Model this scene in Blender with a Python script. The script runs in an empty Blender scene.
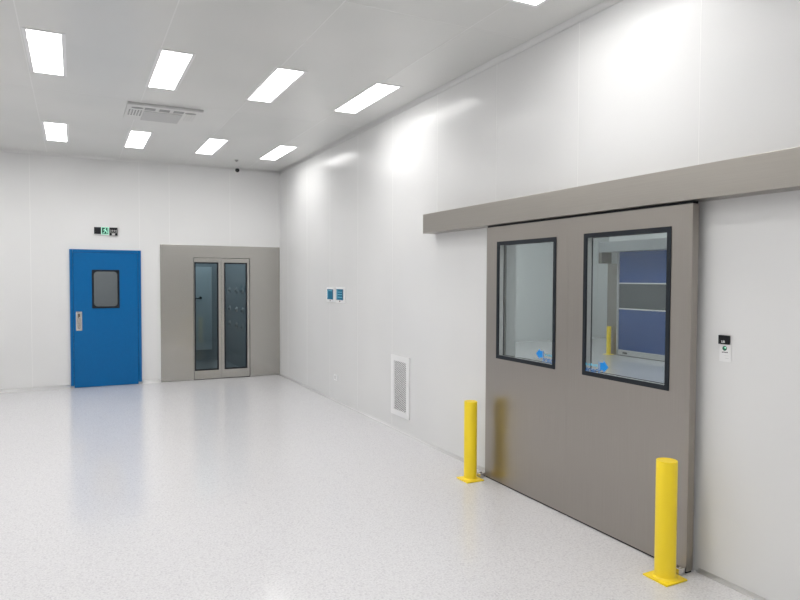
import bpy, bmesh, math
from mathutils import Vector, Matrix
C = bpy.context.scene.collection
PI = math.pi
H = 3.574                      # ceiling height

# ---------------------------------------------------------------- materials
def lin(c):
    return tuple(((v/255)/12.92 if v/255 <= .04045 else ((v/255+.055)/1.055)**2.4) for v in c)
def mat(name, rgb, rough=.5, metal=0., spec=.5, emit=None, estr=0., coat=0., aniso=0.):
    m = bpy.data.materials.new(name); m.use_nodes = True
    b = m.node_tree.nodes['Principled BSDF']
    b.inputs['Base Color'].default_value = (*rgb, 1)
    b.inputs['Roughness'].default_value = rough
    b.inputs['Metallic'].default_value = metal
    b.inputs['Specular IOR Level'].default_value = spec
    b.inputs['Coat Weight'].default_value = coat
    b.inputs['Anisotropic'].default_value = aniso
    if emit:
        b.inputs['Emission Color'].default_value = (*emit, 1)
        b.inputs['Emission Strength'].default_value = estr
    return m
def noise_mix(m, scale, c0, c1, lo=.35, hi=.65, detail=3, stretch=(1,1,1), rough=None, bump=0.):
    nt = m.node_tree; b = nt.nodes['Principled BSDF']
    tc = nt.nodes.new('ShaderNodeNewGeometry')
    mp = nt.nodes.new('ShaderNodeMapping'); mp.inputs['Scale'].default_value = stretch
    n = nt.nodes.new('ShaderNodeTexNoise'); n.inputs['Scale'].default_value = scale; n.inputs['Detail'].default_value = detail
    r = nt.nodes.new('ShaderNodeValToRGB')
    r.color_ramp.elements[0].position = lo; r.color_ramp.elements[0].color = (*c0, 1)
    r.color_ramp.elements[1].position = hi; r.color_ramp.elements[1].color = (*c1, 1)
    nt.links.new(tc.outputs['Position'], mp.inputs['Vector']); nt.links.new(mp.outputs[0], n.inputs['Vector'])
    nt.links.new(n.outputs['Fac'], r.inputs['Fac']); nt.links.new(r.outputs['Color'], b.inputs['Base Color'])
    if rough:
        mr = nt.nodes.new('ShaderNodeMapRange'); mr.inputs['To Min'].default_value = rough[0]; mr.inputs['To Max'].default_value = rough[1]
        nt.links.new(n.outputs['Fac'], mr.inputs['Value']); nt.links.new(mr.outputs[0], b.inputs['Roughness'])
    if bump:
        bp = nt.nodes.new('ShaderNodeBump'); bp.inputs['Strength'].default_value = bump; bp.inputs['Distance'].default_value = .002
        nt.links.new(n.outputs['Fac'], bp.inputs['Height']); nt.links.new(bp.outputs[0], b.inputs['Normal'])
    return m
def glass(name, tint, gloss=.03):
    m = bpy.data.materials.new(name); m.use_nodes = True; nt = m.node_tree
    nt.nodes.remove(nt.nodes['Principled BSDF']); out = nt.nodes['Material Output']
    t = nt.nodes.new('ShaderNodeBsdfTransparent'); t.inputs[0].default_value = (*tint, 1)
    g = nt.nodes.new('ShaderNodeBsdfGlossy'); g.inputs['Roughness'].default_value = gloss
    lw = nt.nodes.new('ShaderNodeLayerWeight'); lw.inputs['Blend'].default_value = .5
    pw = nt.nodes.new('ShaderNodeMath'); pw.operation = 'POWER'; pw.inputs[1].default_value = 5; nt.links.new(lw.outputs['Facing'], pw.inputs[0])
    f = nt.nodes.new('ShaderNodeMath'); f.operation = 'MULTIPLY_ADD'; f.inputs[1].default_value = .9; f.inputs[2].default_value = .04; nt.links.new(pw.outputs[0], f.inputs[0])
    x = nt.nodes.new('ShaderNodeMixShader')
    nt.links.new(f.outputs[0], x.inputs[0]); nt.links.new(t.outputs[0], x.inputs[1]); nt.links.new(g.outputs[0], x.inputs[2])
    nt.links.new(x.outputs[0], out.inputs['Surface'])
    return m

M = {}
M['wall'] = noise_mix(mat('wall_panel_paint', (.77,.77,.765), .19, spec=.13), 1.2, (.76,.76,.755), (.78,.78,.775), detail=1)
M['seam'] = mat('silicone_seam', (.84,.84,.83), .4)
M['ceil'] = noise_mix(mat('ceiling_panel_paint', (.74,.74,.72), .3, spec=.45), 1.1, (.70,.705,.685), (.73,.73,.71), detail=1)
M['cseam'] = mat('ceiling_seam', (.82,.82,.81), .4)
M['cove'] = mat('cove_aluminium_white', (.78,.78,.77), .3)
M['base'] = mat('floor_cove_white', (.70,.70,.695), .4)
M['white'] = mat('white_plastic', (.85,.85,.85), .35)
M['blue'] = noise_mix(mat('blue_powder_coat', lin((0,99,160)), .3, spec=.28), 40, lin((0,98,158)), lin((0,100,162)))
M['bluedark'] = mat('blue_gap', lin((2,45,85)), .6)
M['black'] = mat('black_rubber', (.008,.009,.012), .5, spec=.25)
M['border'] = mat('black_window_border', (.008,.012,.018), .45, spec=.3)
def steel(name, rgb, st, r=(.26,.36)):
    a = tuple(c*.975 for c in rgb); b = tuple(c*1.025 for c in rgb)
    return noise_mix(mat(name, rgb, sum(r)/2, metal=1.), 6, a, b, detail=2, stretch=st)
M['steelV'] = steel('brushed_steel_vertical', (.39,.362,.33), (60,60,.4), (.29,.33))
M['steelB'] = steel('brushed_steel_surround', (.52,.505,.475), (60,60,.4), (.24,.28))
M['steelH'] = steel('brushed_steel_horizontal', (.41,.385,.35), (.4,.4,60), (.27,.31))
M['annex_steel'] = mat('pale_steel', (.56,.57,.58), .35, metal=1.)
M['chrome'] = mat('satin_metal', (.72,.70,.68), .22, metal=1.)
M['recess'] = mat('handle_recess_metal', (.22,.18,.15), .4, metal=1.)
M['yellow'] = mat('yellow_paint', lin((255,224,42)), .34, spec=.5)
M['grey'] = mat('grey_plastic', (.36,.36,.355), .5)
M['lightgrey'] = mat('light_grey_plastic', (.56,.56,.555), .5)
M['ventw'] = mat('vent_off_white', (.74,.74,.72), .4)
M['midgrey'] = mat('mid_grey_plastic', (.56,.56,.55), .5)
M['dark'] = mat('dark_hole', (.05,.05,.05), .7)
M['glass'] = glass('clear_glass', (.93,.95,.95))
M['darkglass'] = glass('tinted_glass', (.60,.68,.71))
M['panel'] = mat('led_diffuser', (.9,.9,.9), .4, emit=(1.,.992,.982), estr=8.3)
M['panel2'] = mat('added_diffuser_annex', (.9,.9,.9), .4, emit=(.95,.985,1.), estr=14.5)
M['panel3'] = mat('fill_glow_dim', (.9,.9,.9), .4, emit=(.95,.98,1.), estr=1.6)
M['curtain'] = mat('blue_vinyl_curtain', lin((18,76,145)), .4)
M['curtain_window'] = mat('smoky_vinyl', (.10,.115,.12), .2)
M['green'] = mat('sign_green', lin((12,92,70)), .4)
M['paleg'] = mat('sign_pale_green', lin((175,235,210)), .4, emit=lin((150,240,205)), estr=.35)
M['sticker'] = mat('sticker_blue', lin((0,140,225)), .4)
M['stickerdark'] = mat('sticker_text_blue', lin((25,105,175)), .4)
M['lcd'] = mat('display_blue', lin((50,125,158)), .25)
M['lcdl'] = mat('display_light_blue', lin((95,185,215)), .3)
M['lcdd'] = mat('display_dark', lin((18,60,95)), .3)
M['logo'] = mat('logo_green', lin((20,110,85)), .4)
M['corr'] = mat('corridor_grey', (.33,.34,.345), .6)
M['booth'] = mat('booth_grey', (.36,.40,.42), .45)
M['booth_panel'] = mat('booth_pale_panel', (.72,.78,.80), .4)
M['far'] = mat('annex_wall_paint', (.78,.80,.79), .35)

# floor: speckled vinyl
fm = mat('speckled_vinyl', (.7,.7,.7), .22, spec=.5); nt = fm.node_tree; bs = nt.nodes['Principled BSDF']
geo = nt.nodes.new('ShaderNodeNewGeometry')
n1 = nt.nodes.new('ShaderNodeTexNoise'); n1.inputs['Scale'].default_value = 85; n1.inputs['Detail'].default_value = 3; n1.inputs['Roughness'].default_value=.7
v1 = nt.nodes.new('ShaderNodeTexVoronoi'); v1.inputs['Scale'].default_value = 80
r1 = nt.nodes.new('ShaderNodeValToRGB'); e = r1.color_ramp.elements
e[0].position=.30; e[0].color=(.54,.535,.55,1); e[1].position=.64; e[1].color=(.735,.728,.738,1)
mm = r1.color_ramp.elements.new(.46); mm.color=(.665,.658,.67,1)
sep = nt.nodes.new('ShaderNodeSeparateColor'); r2 = nt.nodes.new('ShaderNodeValToRGB'); e=r2.color_ramp.elements
e[0].position=.0; e[0].color=(.90,.89,.905,1); e[1].position=.35; e[1].color=(1,1,1,1)
mx = nt.nodes.new('ShaderNodeMix'); mx.data_type='RGBA'; mx.blend_type='MULTIPLY'; mx.inputs[0].default_value=1
nt.links.new(geo.outputs['Position'], n1.inputs['Vector']); nt.links.new(geo.outputs['Position'], v1.inputs['Vector'])
nt.links.new(n1.outputs['Fac'], r1.inputs[0]); nt.links.new(v1.outputs['Color'], sep.inputs[0]); nt.links.new(sep.outputs[0], r2.inputs[0])
nt.links.new(r1.outputs[0], mx.inputs[6]); nt.links.new(r2.outputs[0], mx.inputs[7]); nt.links.new(mx.outputs[2], bs.inputs['Base Color'])
n3 = nt.nodes.new('ShaderNodeTexNoise'); n3.inputs['Scale'].default_value=1.3; mr=nt.nodes.new('ShaderNodeMapRange'); mr.inputs['To Min'].default_value=.11; mr.inputs['To Max'].default_value=.19
nt.links.new(geo.outputs['Position'], n3.inputs['Vector']); nt.links.new(n3.outputs['Fac'], mr.inputs[0]); nt.links.new(mr.outputs[0], bs.inputs['Roughness'])
M['floor'] = fm
M['fseam'] = mat('vinyl_weld', (.69,.685,.69), .16)

# ---------------------------------------------------------------- mesh helpers
def box(bm, lo, hi, bev=0., mi=0, seg=2):
    lo = Vector(lo); hi = Vector(hi)
    r = bmesh.ops.create_cube(bm, size=1.)
    vs = r['verts']
    for v in vs:
        v.co = Vector([lo[i] + (v.co[i]+.5)*(hi[i]-lo[i]) for i in range(3)])
    fs = set(f for v in vs for f in v.link_faces)
    for f in fs: f.material_index = mi
    if bev > 0:
        es = list(set(e for v in vs for e in v.link_edges))
        rr = bmesh.ops.bevel(bm, geom=es, offset=bev, segments=seg, affect='EDGES', profile=.6)
        for f in rr['faces']: f.material_index = mi
def cyl(bm, a, b, r, seg=32, mi=0, r2=None):
    a = Vector(a); b = Vector(b); d = b-a
    mtx = Matrix.Translation((a+b)/2) @ d.to_track_quat('Z','Y').to_matrix().to_4x4()
    res = bmesh.ops.create_cone(bm, cap_ends=True, segments=seg, radius1=r, radius2=r if r2 is None else r2, depth=d.length, matrix=mtx)
    for v in res['verts']:
        for f in v.link_faces: f.material_index = mi
def sph(bm, c, r, sc=(1,1,1), seg=24):
    res = bmesh.ops.create_uvsphere(bm, u_segments=seg, v_segments=seg//2, radius=r)
    for v in res['verts']: v.co = Vector(c) + Vector([v.co[i]*sc[i] for i in range(3)])
def lathe(bm, c, prof, seg=48):
    rings = []
    for r, z in prof:
        if r < 1e-6: rings.append([bm.verts.new((c[0], c[1], c[2]+z))])
        else: rings.append([bm.verts.new((c[0]+r*math.cos(2*PI*k/seg), c[1]+r*math.sin(2*PI*k/seg), c[2]+z)) for k in range(seg)])
    for A, B in zip(rings, rings[1:]):
        for k in range(seg):
            k2 = (k+1) % seg
            if len(A) == 1 and len(B) == 1: continue
            if len(A) == 1: bm.faces.new((A[0], B[k], B[k2]))
            elif len(B) == 1: bm.faces.new((A[k], A[k2], B[0]))
            else: bm.faces.new((A[k], A[k2], B[k2], B[k]))
def prism(bm, pts, d):            # polygon in 3D extruded along vector d
    d = Vector(d); A = [bm.verts.new(Vector(p)) for p in pts]; B = [bm.verts.new(Vector(p)+d) for p in pts]
    bm.faces.new(A); bm.faces.new(B[::-1]); n = len(A)
    for i in range(n): bm.faces.new((A[i], B[i], B[(i+1)%n], A[(i+1)%n]))
def rrect(u0, v0, u1, v1, r, n=6):
    pts = []
    for cx, cy, a0 in ((u1-r,v1-r,0),(u0+r,v1-r,90),(u0+r,v0+r,180),(u1-r,v0+r,270)):
        for k in range(n+1):
            a = math.radians(a0+90*k/n); pts.append((cx+r*math.cos(a), cy+r*math.sin(a)))
    return pts
def ring(bm, outer, inner, f0, f1):     # ring between 2 loops of same count ; f maps (u,v)->3D on front / back
    n = len(outer)
    O = [bm.verts.new(f0(*p)) for p in outer]; I = [bm.verts.new(f0(*p)) for p in inner]
    O2 = [bm.verts.new(f1(*p)) for p in outer]; I2 = [bm.verts.new(f1(*p)) for p in inner]
    for i in range(n):
        j = (i+1) % n
        bm.faces.new((O[i],O[j],I[j],I[i])); bm.faces.new((O2[i],I2[i],I2[j],O2[j]))
        bm.faces.new((O[i],O2[i],O2[j],O[j])); bm.faces.new((I[i],I[j],I2[j],I2[i]))
ORG = {}
def obj(name, bm, mats, parent=None, smooth=False, origin=None):
    bmesh.ops.recalc_face_normals(bm, faces=bm.faces)
    if not isinstance(mats, (list, tuple)): mats = [mats]
    xs = [v.co for v in bm.verts]
    lo = Vector([min(c[i] for c in xs) for i in range(3)]); hi = Vector([max(c[i] for c in xs) for i in range(3)])
    o0 = Vector(origin) if origin else Vector(((lo.x+hi.x)/2, (lo.y+hi.y)/2, lo.z))
    bmesh.ops.translate(bm, verts=bm.verts, vec=-o0)
    me = bpy.data.meshes.new(name); bm.to_mesh(me); bm.free()
    for m in mats: me.materials.append(m)
    if smooth:
        me.set_sharp_from_angle(angle=math.radians(35)) if hasattr(me, 'set_sharp_from_angle') else None
        for p in me.polygons: p.use_smooth = True
    o = bpy.data.objects.new(name, me); C.objects.link(o)
    if parent: o.parent = parent; o.location = o0 - ORG[parent.name]
    else: o.location = o0
    ORG[o.name] = o0
    return o
def B(name, lo, hi, m, parent=None, bev=0.):
    bm = bmesh.new(); box(bm, lo, hi, bev); return obj(name, bm, m, parent)
def tag(o, label, cat, group=None):
    o['label'] = label; o['category'] = cat
    if group: o['group'] = group
    return o
def struct(o): o['kind'] = 'structure'; return o
def thing(name, loc, label, cat, group=None):
    o = bpy.data.objects.new(name, None); o.empty_display_size = .1; C.objects.link(o)
    o.location = loc; ORG[o.name] = Vector(loc); return tag(o, label, cat, group)
def dup(root, delta, label=None):
    def cp(o, par):
        c = o.copy(); C.objects.link(c)
        if par: c.parent = par
        for ch in [k for k in o.children]: cp(ch, c)
        return c
    c = cp(root, None); c.location = Vector(root.location) + Vector(delta)
    ORG[c.name] = ORG[root.name] + Vector(delta)
    if label: c['label'] = label
    return c
def text(name, s, size, m, parent, at, x, up, extr=.0004, shear=0., align='CENTER'):
    cu = bpy.data.curves.new(name, 'FONT'); cu.body = s; cu.size = size; cu.extrude = extr; cu.align_x = align; cu.align_y = 'CENTER'; cu.shear = shear; cu.offset = size*.02
    t = bpy.data.objects.new(name+'_c', cu); C.objects.link(t)
    me = bpy.data.meshes.new_from_object(t.evaluated_get(bpy.context.evaluated_depsgraph_get()))
    bpy.data.objects.remove(t); bpy.data.curves.remove(cu)
    X = Vector(x); U = Vector(up); N = X.cross(U)
    R = Matrix((X, U, N)).transposed().to_4x4()
    me.transform(R); me.materials.clear(); me.materials.append(m)
    o = bpy.data.objects.new(name, me); C.objects.link(o); o.parent = parent; o.location = Vector(at) - ORG[parent.name]
    return o

# ---------------------------------------------------------------- the room
XL, YF, YB = -7.2, -14.6, 0.
AX, AY = 12.4, 3.0            # annex extents
# floor (main room + annex + rooms behind), with weld seams
bm = bmesh.new()
box(bm, (XL-.1, YF-.1, -.1), (.05, .05, 0))
for xs in (-3.155, -5.15):
    box(bm, (xs-.0013, YF, -.001), (xs+.0013, -.05, .0003), mi=1)
struct(obj('floor', bm, [M['floor'], M['fseam']]))
struct(B('floor', (.05, -12.1, -.1), (AX+.1, AY+.1, 0), M['floor']))
struct(B('floor', (-5., .05, -.1), (.05, 2.9, 0), M['corr']))
# ceiling with seams
bm = bmesh.new()
box(bm, (XL-.1, YF-.1, H), (.1, .1, H+.1))
for k in range(-1, 6):
    xs = -1.587 - .998*k
    if xs > -.1 or xs < XL: continue
    box(bm, (xs-.004, YF, H-.0012), (xs+.004, -.05, H+.001), mi=1)
for ys in (-3.72, -6.97, -10.2):
    box(bm, (XL, ys-.0015, H-.001), (-.05, ys+.0015, H+.001), mi=1)
struct(obj('ceiling', bm, [M['ceil'], M['cseam']]))

def wall_x(name, x0, x1, ya, yb, za, zb, holes, seams=(), side=None, m=None):
    """wall in the y-z plane between x0 and x1, holes = [(y0,y1,z0,z1)]"""
    bm = bmesh.new(); holes = sorted(holes); y = ya
    for (h0, h1, z0, z1) in holes:
        if h0 > y: box(bm, (x0, y, za), (x1, h0, zb))
        if z0 > za: box(bm, (x0, h0, za), (x1, h1, z0))
        if z1 < zb: box(bm, (x0, h0, z1), (x1, h1, zb))
        y = h1
    if yb > y: box(bm, (x0, y, za), (x1, yb, zb))
    for s, z0 in seams: box(bm, (side-.0008, s-.0022, z0), (side+.0008, s+.0022, zb), mi=1)
    return struct(obj(name, bm, [m or M['wall'], M['seam']]))
def wall_y(name, y0, y1, xa, xb, za, zb, holes, seams=(), side=None, m=None):
    bm = bmesh.new(); holes = sorted(holes); x = xa
    for (h0, h1, z0, z1) in holes:
        if h0 > x: box(bm, (x, y0, za), (h0, y1, zb))
        if z0 > za: box(bm, (h0, y0, za), (h1, y1, z0))
        if z1 < zb: box(bm, (h0, y0, z1), (h1, y1, zb))
        x = h1
    if xb > x: box(bm, (x, y0, za), (xb, y1, zb))
    for s, z0 in seams: box(bm, (s-.003, side-.0008, z0), (s+.003, side+.0008, zb), mi=1)
    return struct(obj(name, bm, [m or M['wall'], M['seam']]))
OY0, OY1 = -8.42, -6.66       # opening behind the sliding leaves
rs = []
for k in range(0, 14):
    y = -.47 - 1.0045*k
    if y < YF: continue
    rs.append((y, 2.345 if y < -5.45 else .03))
wall_x('wall_right', 0, .1, YF-.1, .1, 0, H, [(OY0, OY1, 0, 2.09)], rs, 0)
wall_y('wall_back', 0, .1, XL-.1, 0, 0, H, [(-3.25, -2.345, 0, 2.085), (-1.455, -.56, 0, 2.02)],
       [(-3.815, .03), (-2.30, 2.16), (-1.845, 2.26), (-.868, 2.26), (-4.8, .03), (-5.8, .03), (-6.8, .03)], 0)
wall_x('wall_left', XL-.1, XL, YF-.1, 0, 0, H, [])
wall_y('wall_front', YF-.1, YF, XL, 0, 0, H, [])

# coves (quarter-round, concave) between ceiling, walls and floor
def cove(name, p0, p1, wdir, zdir, r, m, n=6, t=.003):
    """p0->p1 runs along the corner line; wdir = away from the wall; zdir = +1 floor, -1 ceiling"""
    p0 = Vector(p0); p1 = Vector(p1); w = Vector(wdir); z = Vector((0,0,zdir)); bm = bmesh.new()
    prof = [(r*(1-math.sin(a)), r*(1-math.cos(a))) for a in [PI/2*k/n for k in range(n+1)]]
    pts = [(0,0)] + prof
    A = [bm.verts.new(p0 + w*a + z*b) for a, b in pts]; D = [bm.verts.new(p1 + w*a + z*b) for a, b in pts]
    for i in range(len(pts)):
        j = (i+1) % len(pts); f = bm.faces.new((A[i], A[j], D[j], D[i])); f.smooth = 0 < i < len(pts)-1
    bm.faces.new(A); bm.faces.new(D[::-1])
    return struct(obj(name, bm, m))
cove('trim_1', (-.0005, YF, H-.0005), (-.0005, 0, H-.0005), (-1,0,0), -1, .038, M['cove'])
cove('trim_2', (XL, -.0005, H-.0005), (0, -.0005, H-.0005), (0,-1,0), -1, .034, M['cove'])
cove('trim_3', (XL+.0005, YF, H-.0005), (XL+.0005, 0, H-.0005), (1,0,0), -1, .034, M['cove'])
cove('baseboard_right', (-.0005, -6.5, .0005), (-.0005, 0, .0005), (-1,0,0), 1, .02, M['base'])
cove('baseboard_right', (-.0005, YF, .0005), (-.0005, -8.56, .0005), (-1,0,0), 1, .02, M['base'])
cove('baseboard_back', (XL, -.0005, .0005), (-3.305, -.0005, .0005), (0,-1,0), 1, .05, M['base'])
cove('baseboard_back', (-2.28, -.0005, .0005), (-1.995, -.0005, .0005), (0,-1,0), 1, .05, M['base'])
# vertical corner cove
bm = bmesh.new(); r = .03; prof = [(0,0)] + [(r*(1-math.sin(a)), r*(1-math.cos(a))) for a in [PI/2*k/6 for k in range(7)]]
prism(bm, [(-a-.0005, -b-.0005, .03) for a, b in prof], (0,0,H-.1)); struct(obj('trim_4', bm, M['wall']))

# ---------------------------------------------------------------- annex seen through the sliding door
wall_y('wall_annex_back', AY, AY+.1, .1, AX+.1, 0, H, [], [(7.44, .03), (3.4, .03), (5.4, .03), (9.6, .03)], AY, M['far'])
wall_x('wall_annex_right', AX, AX+.1, -12.1, AY, 0, H, [], m=M['far'])
wall_y('wall_annex_front', -12.1, -12, .1, AX, 0, H, [], m=M['far'])
wall_x('wall_annex_partition', 7.8, 7.95, -12, .02, 0, H, [(-2.9, -.33, 0, 2.36)], m=M['far'])
struct(B('ceiling', (.1, -12.1, H), (AX+.1, AY+.1, H+.1), M['ceil']))
cove('baseboard_annex', (.1, AY-.0005, .0005), (AX, AY-.0005, .0005), (0,-1,0), 1, .04, M['base'])
rd = thing('roll_up_door', (7.8, -1.615, 0), 'blue roll-up shutter door with a smoky window band, seen through the right-hand glass', 'door')
D = 7.8
B('header_box', (D-.30, -3.28, 2.325), (D-.002, .05, 2.56), M['annex_steel'], rd, .01)
hb = B('motor_housing', (D-.30, -.06, 2.07), (D-.002, .05, 2.324), M['steelV'], rd, .006)
for (a, b) in ((-.345, -.04), (-3.25, -2.895)):
    B('door_jamb', (D-.10, a, 0), (D-.002, b, 2.07 if a > -1 else 2.32), M['steelV'], rd, .004)
for (a, b) in ((-.375, -.347), (-2.893, -2.865)):
    g = B('guide_rail', (D-.12, a, 0), (D-.03, b, 2.32), M['lightgrey'], rd, .004)
B('curtain', (D-.075, -2.864, 1.635), (D-.055, -.376, 2.324), M['curtain'], rd)
B('curtain', (D-.075, -2.864, .13), (D-.055, -.376, 1.04), M['curtain'], rd)
B('window_band', (D-.07, -2.864, 1.065), (D-.06, -.376, 1.61), M['curtain_window'], rd)
for z in (1.61, 1.04):
    B('rail', (D-.09, -2.864, z), (D-.05, -.376, z+.026), M['white'], rd)
bb = B('bottom_bar', (D-.10, -2.864, .012), (D-.04, -.376, .129), M['lightgrey'], rd, .004)
B('latch', (D-.115, -.66, .05), (D-.1005, -.54, .085), M['dark'], bb)
# dark gasket under bottom bar
B('gasket', (D-.095, -2.864, .0005), (D-.045, -.376, .0115), M['black'], rd)
for z in (1.24, 1.42):
    pass

# ---------------------------------------------------------------- ceiling light panels
LW, LL, L0, SP = .234, 1.118, -3.5413, .9728
SPREAD = 150
def make_light(x, y, label, group, dm, watts=3.0, nm='ceiling_light'):
    t = thing(nm, (x+LW/2, y-LL/2, H-.012), label, 'light', group)
    bm = bmesh.new(); f = .03
    for lo, hi in (((x-f, y-LL-f), (x+LW+f, y-LL)), ((x-f, y), (x+LW+f, y+f)), ((x-f, y-LL), (x, y)), ((x+LW, y-LL), (x+LW+f, y))):
        box(bm, (*lo, H-.004), (*hi, H-.0005), 0)
    obj('frame', bm, M['white'], t)
    B('diffuser', (x+.0003, y-LL+.0003, H-.0036), (x+LW-.0003, y-.0003, H-.001), dm, t)
    ld = bpy.data.lights.new('light_source', 'AREA'); ld.shape = 'RECTANGLE'; ld.size = LW; ld.size_y = LL
    ld.energy = watts; ld.color = (1., .992, .982); ld.spread = math.radians(SPREAD)
    lo_ = bpy.data.objects.new('light_source', ld); C.objects.link(lo_); lo_.parent = t; lo_.location = (0, 0, .0075)
    return t
G = 'recessed ceiling light panels'
ords = ['leftmost', 'second from the left', 'third from the left', 'rightmost']
p0 = make_light(L0, -1.05, 'white rectangular ceiling light, leftmost of the far row near the back wall', G, M['panel'])
for i in range(1, 4):
    dup(p0, (SP*i, 0, 0), 'white rectangular ceiling light, %s of the far row near the back wall' % ords[i])
for i in range(4):
    dup(p0, (SP*i, -3.249, 0), 'large white rectangular ceiling light, %s of the nearer row of four' % ords[i])
dup(p0, (SP*3-.02, -6.47, 0), 'white ceiling light cut off by the top edge above the right wall')
hid = 'white ceiling light outside the photo, beside or behind the camera'
for i in (-3, -2, -1):
    for r in range(4):
        dup(p0, (SP*i, -3.249*r, 0), hid)
for i in range(3): dup(p0, (SP*i, -6.5, 0), hid)
for i in range(4): dup(p0, (SP*i, -9.75, 0), hid)
a0 = None  # lights added out of view to brighten the annex behind the glass
for ax in (2.2, 4.9, 6.8, 10.2):
    for ay in (1.6, -2.0, -5.6, -9.2):
        if a0 is None:
            a0 = make_light(ax, ay, 'unseen ceiling light added for the room behind the sliding door', 'ceiling lights added for the next room', M['panel2'], 6.); a1 = (ax, ay)
        else: dup(a0, (ax-a1[0], ay-a1[1], 0))

# ---------------------------------------------------------------- ceiling vent unit
v = thing('ceiling_vent', (-2.31, -3.22, H-.02), 'off-white square ceiling air unit with a perforated left end, between the light rows', 'vent')
B('face_panel', (-2.71, -3.60, H-.014), (-1.93, -2.87, H-.0005), M['ventw'], v, .003)
B('lip', (-2.71, -3.635, H-.026), (-1.93, -3.601, H-.0005), M['lightgrey'], v, .003)  # greyer colour carries the shade on the lip's near side
B('intake_panel', (-2.525, -3.35, H-.020), (-2.115, -2.90, H-.0145), M['midgrey'], v, .002)
for x in (-2.47, -2.32, -2.17):
    B('slot', (x-.055, -3.49, H-.019), (x+.055, -3.40, H-.0145), M['grey'], v, .002)
for x in (-2.60, -2.04):  # dark ovals painted as the shadows on the unit's face
    bm = bmesh.new(); lathe(bm, (0,0,0), [(0,-.004),(1,-.004),(1,0),(0,0)])
    for w in bm.verts: w.co = Vector((x+w.co.x*.06, -3.445+w.co.y*.035, H-.0145+w.co.z))
    obj('oval_shadow', bm, M['grey'], v)
for x0_, n_, r_, m_ in ((-2.67, 5, .009, M['dark']), (-2.07, 4, .007, M['lightgrey'])):
    h0 = None
    for i in range(n_):
        for j in range(5):
            if h0 is None:
                bm = bmesh.new(); cyl(bm, (x0_, -3.33, H-.0165), (x0_, -3.33, H-.0142), r_, 12); h0 = obj('vent_hole', bm, m_, v); hl = h0.location.copy()
            else:
                c = h0.copy(); C.objects.link(c); c.location = hl + Vector((i*.03, j*.055, 0))

# ---------------------------------------------------------------- ceiling sensor and camera
bm = bmesh.new(); lathe(bm, (-.924, -.757, H), [(0,-.03),(.014,-.028),(.02,-.012),(.032,-.006),(.032,-.0005),(0,-.0005)])
tag(obj('ceiling_sensor', bm, M['grey'], smooth=True), 'tiny grey sensor on the ceiling above the black camera', 'sensor')
cm = thing('security_camera', (-.772, -.14, H-.1), 'small black ball camera hanging at the ceiling edge by the back wall', 'camera')
bm = bmesh.new(); lathe(bm, (-.772, -.14, H), [(0,-.0005),(.045,-.0005),(.045,-.012),(.02,-.018),(.02,-.03),(0,-.03)]); obj('mount', bm, M['white'], cm, True)
bm = bmesh.new(); sph(bm, (-.772, -.14, H-.058), .034); bl = obj('ball', bm, M['black'], cm, True)
bm = bmesh.new(); cyl(bm, (-.786, -.170, H-.066), (-.789, -.1775, H-.068), .011, 20); obj('lens', bm, M['dark'], bl)

# ---------------------------------------------------------------- blue door (back wall)
bd = thing('blue_door', (-2.795, -.02, 0), 'blue single door with a small rounded window and steel pull plate on the back wall', 'door')
bm = bmesh.new()
box(bm, (-3.301, -.030, .035), (-3.257, .06, 2.137), .002)
box(bm, (-2.330, -.030, .035), (-2.284, .06, 2.137), .002)
box(bm, (-3.256, -.030, 2.093), (-2.331, .06, 2.137), .002)
obj('door_frame', bm, M['blue'], bd)
LX0, LX1, LZ0, LZ1 = -3.252, -2.335, .006, 2.088
WX0, WX1, WZ0, WZ1 = -2.995, -2.603, 1.225, 1.825
bm = bmesh.new(); y0, y1 = -.038, .012
out = rrect(LX0, LZ0, LX1, LZ1, .004); inn = rrect(WX0, WZ0, WX1, WZ1, .012)
ring(bm, out, inn, lambda u, w: (u, y0, w), lambda u, w: (u, y1, w))
leaf = obj('door_leaf', bm, M['blue'], bd)
bm = bmesh.new()
ring(bm, rrect(WX0, WZ0, WX1, WZ1, .012), rrect(WX0+.028, WZ0+.028, WX1-.028, WZ1-.028, .055), lambda u, w: (u, y0-.006, w), lambda u, w: (u, y1, w))
obj('window_frame', bm, M['border'], leaf)
B('window_pane', (WX0+.02, -.022, WZ0+.02), (WX1-.02, -.016, WZ1-.02), M['glass'], leaf)
B('gap_seal', (-3.2565, -.02, .04), (-3.2521, .02, 2.0925), M['bluedark'], bd)
B('gap_seal', (-3.2565, -.02, 2.0882), (-2.331, .02, 2.0928), M['bluedark'], bd)
B('gap_seal', (-2.3349, -.02, .04), (-2.3305, .02, 2.0928), M['bluedark'], bd)
hx0, hx1, hz0, hz1 = -3.222, -3.137, .885, 1.180
bm = bmesh.new()
ring(bm, rrect(hx0, hz0, hx1, hz1, .006), rrect(hx0+.026, hz0+.03, hx1-.026, hz1-.03, .016), lambda u, w: (u, y0-.004, w), lambda u, w: (u, y0+.001, w))
hp = obj('handle_plate', bm, M['chrome'], leaf)
B('handle_recess', (hx0+.02, y0-.0015, hz0+.025), (hx1-.02, y0-.0005, hz1-.025), M['recess'], hp)
B('lever', ((hx0+hx1)/2-.008, y0-.022, hz0+.04), ((hx0+hx1)/2+.008, y0-.0045, hz1-.09), M['chrome'], hp, .004)
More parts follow.
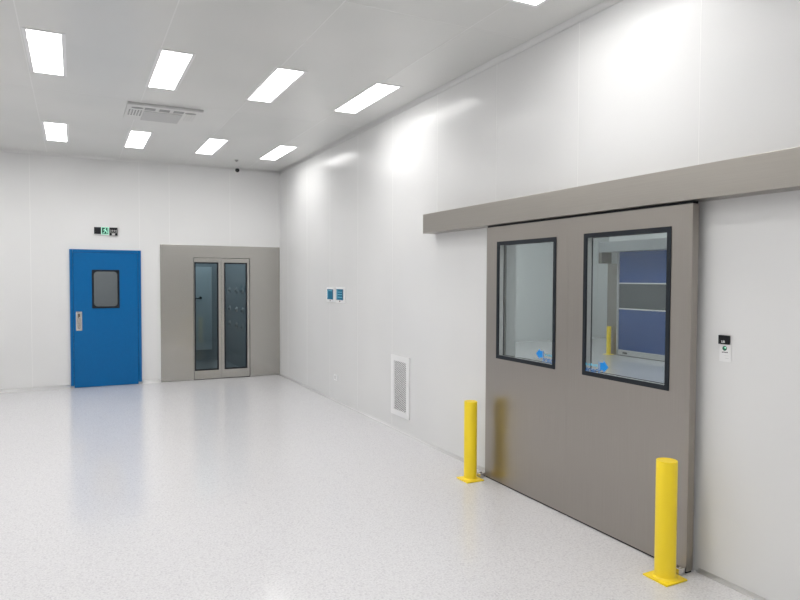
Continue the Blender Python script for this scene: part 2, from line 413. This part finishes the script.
# corridor behind the blue door
wall_x('wall_corridor_left', -4.9, -4.8, .1, 2.8, 0, 2.7, [], m=M['corr'])
wall_x('wall_corridor_right', -1.75, -1.65, .1, 2.8, 0, 2.7, [], m=M['corr'])
wall_y('wall_corridor_back', 2.7, 2.8, -4.8, -1.75, 0, 2.7, [], m=M['corr'])
struct(B('ceiling', (-4.9, .1, 2.7), (-.2, 2.8, 2.8), M['corr']))
tag(B('corridor_fill', (-4.4, .5, 2.66), (-2.2, 2.3, 2.6995), M['panel3']), 'unseen glowing sheet added to light the corridor behind the blue door', 'light')  # added emitter, out of view, brightens what the door window shows

# ---------------------------------------------------------------- exit sign + emergency lamp
ex = thing('exit_sign', (-2.85, -.02, 2.375), 'green and black running man exit sign above the blue door', 'sign')
B('housing', (-2.962, -.022, 2.372), (-2.741, -.0005, 2.494), M['white'], ex, .002)
B('black_panel', (-2.956, -.024, 2.380), (-2.858, -.0221, 2.487), M['black'], ex)
B('pale_border', (-2.853, -.0238, 2.376), (-2.747, -.0221, 2.490), M['paleg'], ex)
B('green_panel', (-2.846, -.0248, 2.384), (-2.754, -.0239, 2.482), M['green'], ex)
bm = bmesh.new(); yy = -.0252
def P2(pts): prism(bm, [(x, yy, z) for x, z in pts], (0, -.0008, 0))
cyl(bm, (-2.797, yy, 2.468), (-2.797, yy-.0008, 2.468), .008, 16)
P2([(-2.812,2.456),(-2.796,2.459),(-2.790,2.432),(-2.806,2.428)])
P2([(-2.812,2.456),(-2.832,2.444),(-2.828,2.438),(-2.811,2.446)])
P2([(-2.796,2.456),(-2.776,2.436),(-2.779,2.431),(-2.795,2.443)])
P2([(-2.806,2.430),(-2.818,2.404),(-2.838,2.400),(-2.838,2.393),(-2.813,2.396),(-2.799,2.428)])
P2([(-2.800,2.430),(-2.780,2.416),(-2.784,2.392),(-2.776,2.392),(-2.770,2.419),(-2.790,2.434)])
box(bm, (-2.766, yy-.0008, 2.390), (-2.760, yy, 2.476)); 
obj('running_man', bm, M['paleg'], ex)
em = thing('emergency_lamp', (-2.68, -.02, 2.36), 'small dark emergency lamp box at the right end of the exit sign', 'light')
B('housing', (-2.738, -.03, 2.362), (-2.622, -.0005, 2.487), M['black'], em, .003)
bm = bmesh.new()
box(bm, (-2.724, -.0315, 2.405), (-2.718, -.0302, 2.455)); box(bm, (-2.642, -.0315, 2.405), (-2.636, -.0302, 2.455))
box(bm, (-2.717, -.0315, 2.400), (-2.643, -.0302, 2.406))
obj('outline', bm, M['lightgrey'], em)
for x in (-2.697, -2.664):
    bm = bmesh.new(); cyl(bm, (x, -.0302, 2.437), (x, -.036, 2.437), .014, 24); obj('lamp_lens', bm, M['grey'], em)
B('status_plate', (-2.704, -.0318, 2.366), (-2.660, -.0302, 2.396), M['lightgrey'], em)

# ---------------------------------------------------------------- air shower entrance (back wall, right)
sa = thing('air_shower_entrance', (-1.0, -.02, 0), 'brushed steel surround with two narrow tinted glass doors on the back wall', 'door')
GX0, GX1, GZ = -1.477, -.538, 2.042
bm = bmesh.new()
box(bm, (-1.993, -.022, .010), (GX0, -.0008, 2.245), .002)
box(bm, (GX1, -.022, .010), (-.012, -.0008, 2.245), .002)
box(bm, (GX0, -.022, GZ), (GX1, -.0008, 2.245), 0)
obj('surround', bm, M['steelB'], sa)
bm = bmesh.new()
box(bm, (GX0, -.012, .003), (GX0+.006, .03, GZ)); box(bm, (GX1-.006, -.012, .003), (GX1, .03, GZ)); box(bm, (GX0+.006, -.012, GZ-.006), (GX1-.006, .03, GZ))
box(bm, (GX0+.006, -.012, .0005), (GX1-.006, .03, .009))
obj('door_gasket', bm, M['black'], sa)
mid = -1.022
def gleaf(x0, x1, sl, sr):
    z0, z1 = .010, GZ-.008; y0, y1 = -.018, .018
    a0, a1, b0, b1 = x0+sl, x1-sr, .155, 1.965
    bm = bmesh.new()
    for lo, hi in (((x0,z0),(a0,z1)), ((a1,z0),(x1,z1)), ((a0,z0),(a1,b0)), ((a0,b1),(a1,z1))):
        box(bm, (lo[0], y0, lo[1]), (hi[0], y1, hi[1]), .0012)
    lf = obj('glass_door', bm, M['steelB'], sa)
    bm = bmesh.new()
    o = rrect(a0, b0, a1, b1, .003); i = rrect(a0+.02, b0+.022, a1-.02, b1-.022, .003)
    ring(bm, o, i, lambda u, w: (u, y0-.003, w), lambda u, w: (u, y1, w))
    obj('black_border', bm, M['border'], lf)
    B('glass_pane', (a0+.015, -.003, b0+.015), (a1-.015, .003, b1-.015), M['darkglass'], lf)
    return lf
l1 = gleaf(GX0+.008, mid-.002, .008, .046)
l2 = gleaf(mid+.002, GX1-.008, .046, .040)
bm = bmesh.new(); cyl(bm, (mid-.026, -.0205, 1.10), (mid-.026, -.036, 1.10), .010, 20); obj('door_knob', bm, M['chrome'], l1, True)
# booth behind the glass
wall_x('wall_booth_left', -1.6, -1.53, .1, 2.7, 0, 2.4, [], m=M['booth'])
wall_x('wall_booth_right', -.45, -.38, .1, 2.7, 0, 2.4, [], m=M['booth'])
wall_y('wall_booth_back', 2.6, 2.7, -1.53, -.45, 0, 2.4, [], m=M['booth'])
struct(B('ceiling', (-1.6, .1, 2.4), (-.38, 2.7, 2.45), M['booth']))
ib = thing('booth_inner_door', (-1.1, 2.57, .2), 'pale inner door with a dark handle bar behind the left glass door', 'door')
B('door_leaf', (-1.45, 2.555, .225), (-.70, 2.597, 1.935), M['booth_panel'], ib, .004)
bm = bmesh.new(); box(bm, (-1.16, 2.52, 1.275), (-.93, 2.535, 1.295), .002); cyl(bm, (-.93, 2.528, 1.295), (-.93, 2.554, 1.295), .028, 20); obj('handle', bm, M['black'], ib)
nz0 = None
for yy_ in (.88, 1.36, 1.98):
    for zz in (1.47, 1.10, .80):
        if nz0 is None:
            nz0 = thing('air_nozzle', (-.455, yy_, zz), 'round dark air nozzle on the booth wall behind the right glass door', 'nozzle', 'air shower nozzles')
            bm = bmesh.new(); cyl(bm, (-.4505, yy_, zz), (-.470, yy_, zz), .055, 24); obj('flange', bm, M['midgrey'], nz0)
            bm = bmesh.new(); cyl(bm, (-.4702, yy_, zz), (-.495, yy_, zz), .03, 20, r2=.018); obj('nozzle_tip', bm, M['grey'], nz0)
            n0 = (yy_, zz)
        else: dup(nz0, (0, yy_-n0[0], zz-n0[1]))
tag(B('booth_fill', (-1.45, .3, 2.36), (-.53, 2.4, 2.3995), M['panel3']), 'unseen glowing sheet added to light the air shower booth', 'light')  # added emitter under the booth ceiling, brightens the view through the glass

# ---------------------------------------------------------------- sliding double door (right wall)
sd = thing('sliding_door', (-.09, -7.53, 0), 'large brushed steel double sliding door with two black-bordered windows on the right wall', 'door')
xf, xb = -.100, -.048
def sleaf(y0, y1, w, z1=2.137):
    bm = bmesh.new()
    ring(bm, rrect(y0, .012, y1, z1, .003), rrect(w[0], w[1], w[2], w[3], .003), lambda u, q: (xf, u, q), lambda u, q: (xb, u, q))
    lf = obj('door_leaf', bm, M['steelV'], sd)
    t = .030
    for xx0, xx1 in ((xf-.004, xf+.006), (xb-.004, xb+.003)):
        bm = bmesh.new()
        ring(bm, rrect(w[0], w[1], w[2], w[3], .003), rrect(w[0]+t, w[1]+t, w[2]-t, w[3]-t, .004), lambda u, q: (xx0, u, q), lambda u, q: (xx1, u, q))
        obj('window_border', bm, M['border'], lf)
        B('glass_pane', ((xx0+xx1)/2-.002, w[0]+.012, w[1]+.012), ((xx0+xx1)/2+.002, w[2]-.012, w[3]-.012), M['glass'], lf)
    bm = bmesh.new(); q_ = t-.004
    ring(bm, rrect(w[0]+.001, w[1]+.001, w[2]-.001, w[3]-.001, .003), rrect(w[0]+q_, w[1]+q_, w[2]-q_, w[3]-q_, .004), lambda u, q: (xf+.0065, u, q), lambda u, q: (xb-.0045, u, q))
    obj('window_liner', bm, M['lightgrey'], lf)
    B('bottom_seal', (xf+.004, y0+.004, .001), (xb-.004, y1-.004, .0115), M['black'], lf)
    return lf
W1 = (-7.400, 1.042, -6.664, 2.011); W2 = (-8.412, 1.042, -7.684, 2.016)
d1 = sleaf(-7.5305, -6.512, W1)
d2 = sleaf(-8.556, -7.5335, W2)
B('meeting_seal', (xf+.0004, -7.5334, .012), (xb, -7.5306, 2.13), M['steelV'], sd)

def sticker(name, leaf_, d, cy, cz, label):
    # d=+1 arrow points to +y (left in picture), -1 to -y
    t = thing(name, (xf-.0015, cy, cz-.05), label, 'sticker')
    bm = bmesh.new(); x = xf-.0012; h = .040
    pts = [(cy+d*.050, cz), (cy+d*.004, cz+h), (cy+d*.004, cz+h*.62), (cy-d*.028, cz+h*.62), (cy-d*.028, cz-h*.62), (cy+d*.004, cz-h*.62), (cy+d*.004, cz-h)]
    prism(bm, [(x, a, b) for a, b in pts], (-.0004, 0, 0)); obj('arrow', bm, M['sticker'], t)
    bm = bmesh.new(); box(bm, (x-.0004, cy-d*.038-.003, cz-.025), (x, cy-d*.038+.003, cz+.03)); obj('arrow_tail', bm, M['stickerdark'], t)
    bm = bmesh.new(); yc = cy-d*.108
    for k in range(7):
        a = yc-.055+k*.0165; box(bm, (x-.0004, a, cz-.010+(k%2)*.003), (x, a+.010, cz+.008-(k%3)*.002))
    obj('small_text', bm, M['lcdl'], t)
    text('lettering', 'FORCE', .046, M['stickerdark'], t, (x-.0002, cy-d*.096, cz-.044), (0,-1,0), (0,0,1), .0002, .25)
    return t
# stickers sit on the outer glass; its face is at xf-.001+...
ST = {}
sticker('arrow_sticker', d1, +1, -7.232, 1.137, 'light blue arrow sticker pointing left on the left-hand door window')
sticker('arrow_sticker', d2, -1, -7.880, 1.122, 'light blue arrow sticker pointing right on the right-hand door window')

hd = thing('door_header', (-.07, -7.6, 2.165), 'long brushed steel track cover above the sliding door', 'door track cover')
bm = bmesh.new(); box(bm, (-.137, -9.95, 2.152), (-.0005, -5.450, 2.341), .002); obj('cover', bm, M['steelH'], hd)
bm = bmesh.new(); box(bm, (-.094, -8.55, 2.1375), (-.050, -6.515, 2.1518)); obj("track", bm, M["black"], hd)
for nm, y, lab in (('floor_guide', -8.525, 'small metal floor guide at the right foot of the sliding door'), ('floor_guide', -6.500, 'small metal floor guide at the left foot of the sliding door')):
    t = thing(nm, (-.13, y, 0), lab, 'door guide')
    B('block', (-.158, y-.028, .004), (-.106, y+.028, .038), M['chrome'], t, .003)
    B('foot', (-.166, y-.034, 0.0002), (-.103, y+.034, .0038), M['grey'], t)
    bm = bmesh.new(); cyl(bm, (-.132, y, .0382), (-.132, y, .043), .008, 6); obj('bolt', bm, M['recess'], t)

# ---------------------------------------------------------------- bollards
def bollard(x, y, label, h=.676, r=.0565, grp='yellow floor bollards'):
    t = thing('bollard', (x, y, 0), label, 'bollard', grp)
    bm = bmesh.new(); lathe(bm, (x, y, 0), [(0,.010),(r,.010),(r,h-.004),(r-.0015,h-.001),(r-.005,h),(r-.008,h-.001),(r-.009,h-.004),(0,h-.005)])
    obj('post', bm, M['yellow'], t, True)
    bm = bmesh.new(); lathe(bm, (x, y, 0), [(r+.001,.0101),(r+.010,.0101),(r+.007,.016),(r+.001,.021)]); obj('weld_collar', bm, M['yellow'], t, True)
    B('base_plate', (x-.084, y-.084, .0003), (x+.084, y+.084, .010), M['yellow'], t, .0015)
    for sx in (-1, 1):
        for sy in (-1, 1):
            bm = bmesh.new(); cyl(bm, (x+sx*.070, y+sy*.070, .0101), (x+sx*.070, y+sy*.070, .013), .0055, 6); obj('anchor_bolt', bm, M['yellow'], t)
    return t
bollard(-.2566, -6.5218, 'yellow steel bollard at the left side of the sliding door', .670, .0548)
bollard(-.2495, -8.5344, 'yellow steel bollard at the right side of the sliding door, nearest the viewer', .679, .0579)
bollard(7.60, -.205, 'yellow bollard beside the blue roll-up door, seen through the door glass', .64, .050, None)

# ---------------------------------------------------------------- wall vent grille
g = thing('wall_vent', (-.01, -4.71, .165), 'tall white return air grille with diagonal slats low on the right wall', 'vent')
Y0, Y1, Z0, Z1 = -4.935, -4.486, .167, .842; f0, f1 = -4.862, -4.566; fz0, fz1 = .228, .778
bm = bmesh.new()
ring(bm, rrect(Y0, Z0, Y1, Z1, .004), rrect(f0, fz0, f1, fz1, .004), lambda u, w: (-.014, u, w), lambda u, w: (-.0005, u, w))
obj('frame', bm, M['white'], g)
B('backing', (-.003, f0, fz0), (-.0006, f1, fz1), M['dark'], g)
bm = bmesh.new()
import random
def clipbar(s, c, w, xa, xb_):      # bar z = s*(y-c), half width w, clipped to opening
    n = 2
    pts = []
    for y in (f0, f1): pts.append((y, s*(y-c)))
    # clip in z
    def cl(p, q, z): t = (z-p[1])/(q[1]-p[1]); return (p[0]+t*(q[0]-p[0]), z)
    a, b = pts
    if max(a[1], b[1]) < fz0+.004 or min(a[1], b[1]) > fz1-.004: return
    lo, hi = (a, b) if a[1] < b[1] else (b, a)
    if lo[1] < fz0: lo2 = cl(lo, hi, fz0)
    else: lo2 = lo
    if hi[1] > fz1: hi2 = cl(lo, hi, fz1)
    else: hi2 = hi
    L = math.hypot(hi2[0]-lo2[0], hi2[1]-lo2[1])
    if L < .015: return
    u = ((hi2[0]-lo2[0])/L, (hi2[1]-lo2[1])/L); nn = (-u[1]*w, u[0]*w)
    prism(bm, [(xa, p[0]+k*nn[0], p[1]+k*nn[1]) for p, k in ((lo2,1),(hi2,1),(hi2,-1),(lo2,-1))], (xb_, 0, 0))
for k in range(-2, 50):
    clipbar(-.5, f0 + (fz0+k*.0205)/.5, .0052, -.0105, .006)
obj('slats', bm, M['white'], g)

# ---------------------------------------------------------------- pressure displays
def display(name, ya, yb, za, zb, label, v):
    t = thing(name, (-.01, (ya+yb)/2, za), label, 'wall display', None)
    bm = bmesh.new(); prism(bm, [(-.0008, a, b) for a, b in rrect(ya, za, yb, zb, .015)], (-.014, 0, 0)); pl = obj('face_plate', bm, M['white'], t)
    w = yb-ya; h = zb-za
    sy0, sy1, sz0, sz1 = ya+.14*w, yb-.12*w, za+.18*h, zb-.13*h
    B('screen', (-.0175, sy0, sz0), (-.0152, sy1, sz1), M['lcd'], t)
    bm = bmesh.new()
    if v == 0:
        box(bm, (-.0185, sy1-.10*w, sz0+.02), (-.0176, sy1-.03*w, sz1-.02)); box(bm, (-.0185, sy0+.1*w, sz1-.025), (-.0176, sy1-.14*w, sz1-.015))
    else:
        for q in (.25, .5, .72): box(bm, (-.0185, sy0+.12*w, sz0+q*(sz1-sz0)-.004), (-.0176, sy1-.15*w, sz0+q*(sz1-sz0)+.005))
        box(bm, (-.0185, sy1-.1*w, sz0+.015), (-.0176, sy1-.03*w, sz1-.01))
    obj('readout', bm, M['lcdl'], t)
    bm = bmesh.new(); box(bm, (-.0185, sy0+.02*w, sz0+.06*h), (-.0176, sy0+.09*w, sz1-.06*h)); obj('dark_bar', bm, M['lcdd'], t)
    bm = bmesh.new(); c = (ya+yb)/2; cyl(bm, (-.0152, c, za+.10*h), (-.019, c, za+.10*h), .009 if v == 0 else .012, 16); obj('button', bm, M['dark'], t)
display('wall_display', -2.69, -2.38, 1.372, 1.578, 'white wall display with blue screen, the left of the pair', 0)
display('wall_display', -3.07, -2.735, 1.372, 1.586, 'white wall display with striped blue screen, the right of the pair', 1)

# socket
s = thing('wall_socket', (-.006, -2.72, .28), 'small white socket low on the right wall under the blue displays', 'socket')
B('plate', (-.012, -2.785, .285), (-.0006, -2.665, .368), M['white'], s, .003)
B('insert', (-.0145, -2.735, .305), (-.0122, -2.695, .350), M['lightgrey'], s, .001)

# touch switch + card right of the sliding door
t = thing('door_switch', (-.01, -8.70, 1.343), 'small black square door switch on the wall right of the sliding door', 'switch')
B('body', (-.014, -8.7335, 1.343), (-.0006, -8.6675, 1.393), M['black'], t, .003)
text('lettering', 'LIB', .017, M['white'], t, (-.0146, -8.699, 1.357), (0,-1,0), (0,0,1))
t = thing('notice_card', (-.004, -8.705, 1.245), 'small white card with a round green logo, below the black door switch', 'card')
B('card', (-.0035, -8.740, 1.246), (-.0006, -8.670, 1.3425), M['white'], t)
bm = bmesh.new(); cyl(bm, (-.0036, -8.702, 1.320), (-.0046, -8.702, 1.320), .0135, 28); lg = obj('logo', bm, M['logo'], t)
bm = bmesh.new(); cyl(bm, (-.0047, -8.706, 1.324), (-.0051, -8.706, 1.324), .005, 20); obj('logo_highlight', bm, M['paleg'], lg)
bm = bmesh.new()
for k in range(4): box(bm, (-.0044, -8.721+k*.0095, 1.2955), (-.0036, -8.714+k*.0095, 1.3015-(k%2)*.001))
obj('caption', bm, M['dark'], t)
bm = bmesh.new(); box(bm, (-.0042, -8.728, 1.2645), (-.0036, -8.706, 1.2665)); box(bm, (-.0042, -8.728, 1.279), (-.0036, -8.700, 1.2802)); obj('fine_print', bm, M['lightgrey'], t)

# ---------------------------------------------------------------- camera
f, yaw, pit, rol, cx, cy, hh = 642.75, .4690, .0327, .0039, -3.2381, -11.0733, 1.7
F = Vector((math.sin(yaw)*math.cos(pit), math.cos(yaw)*math.cos(pit), -math.sin(pit)))
R = Vector((math.cos(yaw), -math.sin(yaw), 0)); U = R.cross(F)
R2 = R*math.cos(rol)+U*math.sin(rol); U2 = -R*math.sin(rol)+U*math.cos(rol)
cd = bpy.data.cameras.new('camera'); co = bpy.data.objects.new('camera', cd); C.objects.link(co)
m4 = Matrix((R2, U2, -F)).transposed().to_4x4(); m4.translation = Vector((cx, cy, hh)); co.matrix_world = m4
cd.sensor_width = 36; cd.lens = f/800*36; cd.clip_start = .05
S = bpy.context.scene; S.camera = co
w = bpy.data.worlds.new('world'); S.world = w; w.use_nodes = True
w.node_tree.nodes['Background'].inputs[0].default_value = (.5,.55,.6,1); w.node_tree.nodes['Background'].inputs[1].default_value = .3
S.view_settings.view_transform = 'Standard'; S.view_settings.look = 'None'; S.view_settings.gamma = 1; S.view_settings.exposure = .14
S.view_settings.use_curve_mapping = False
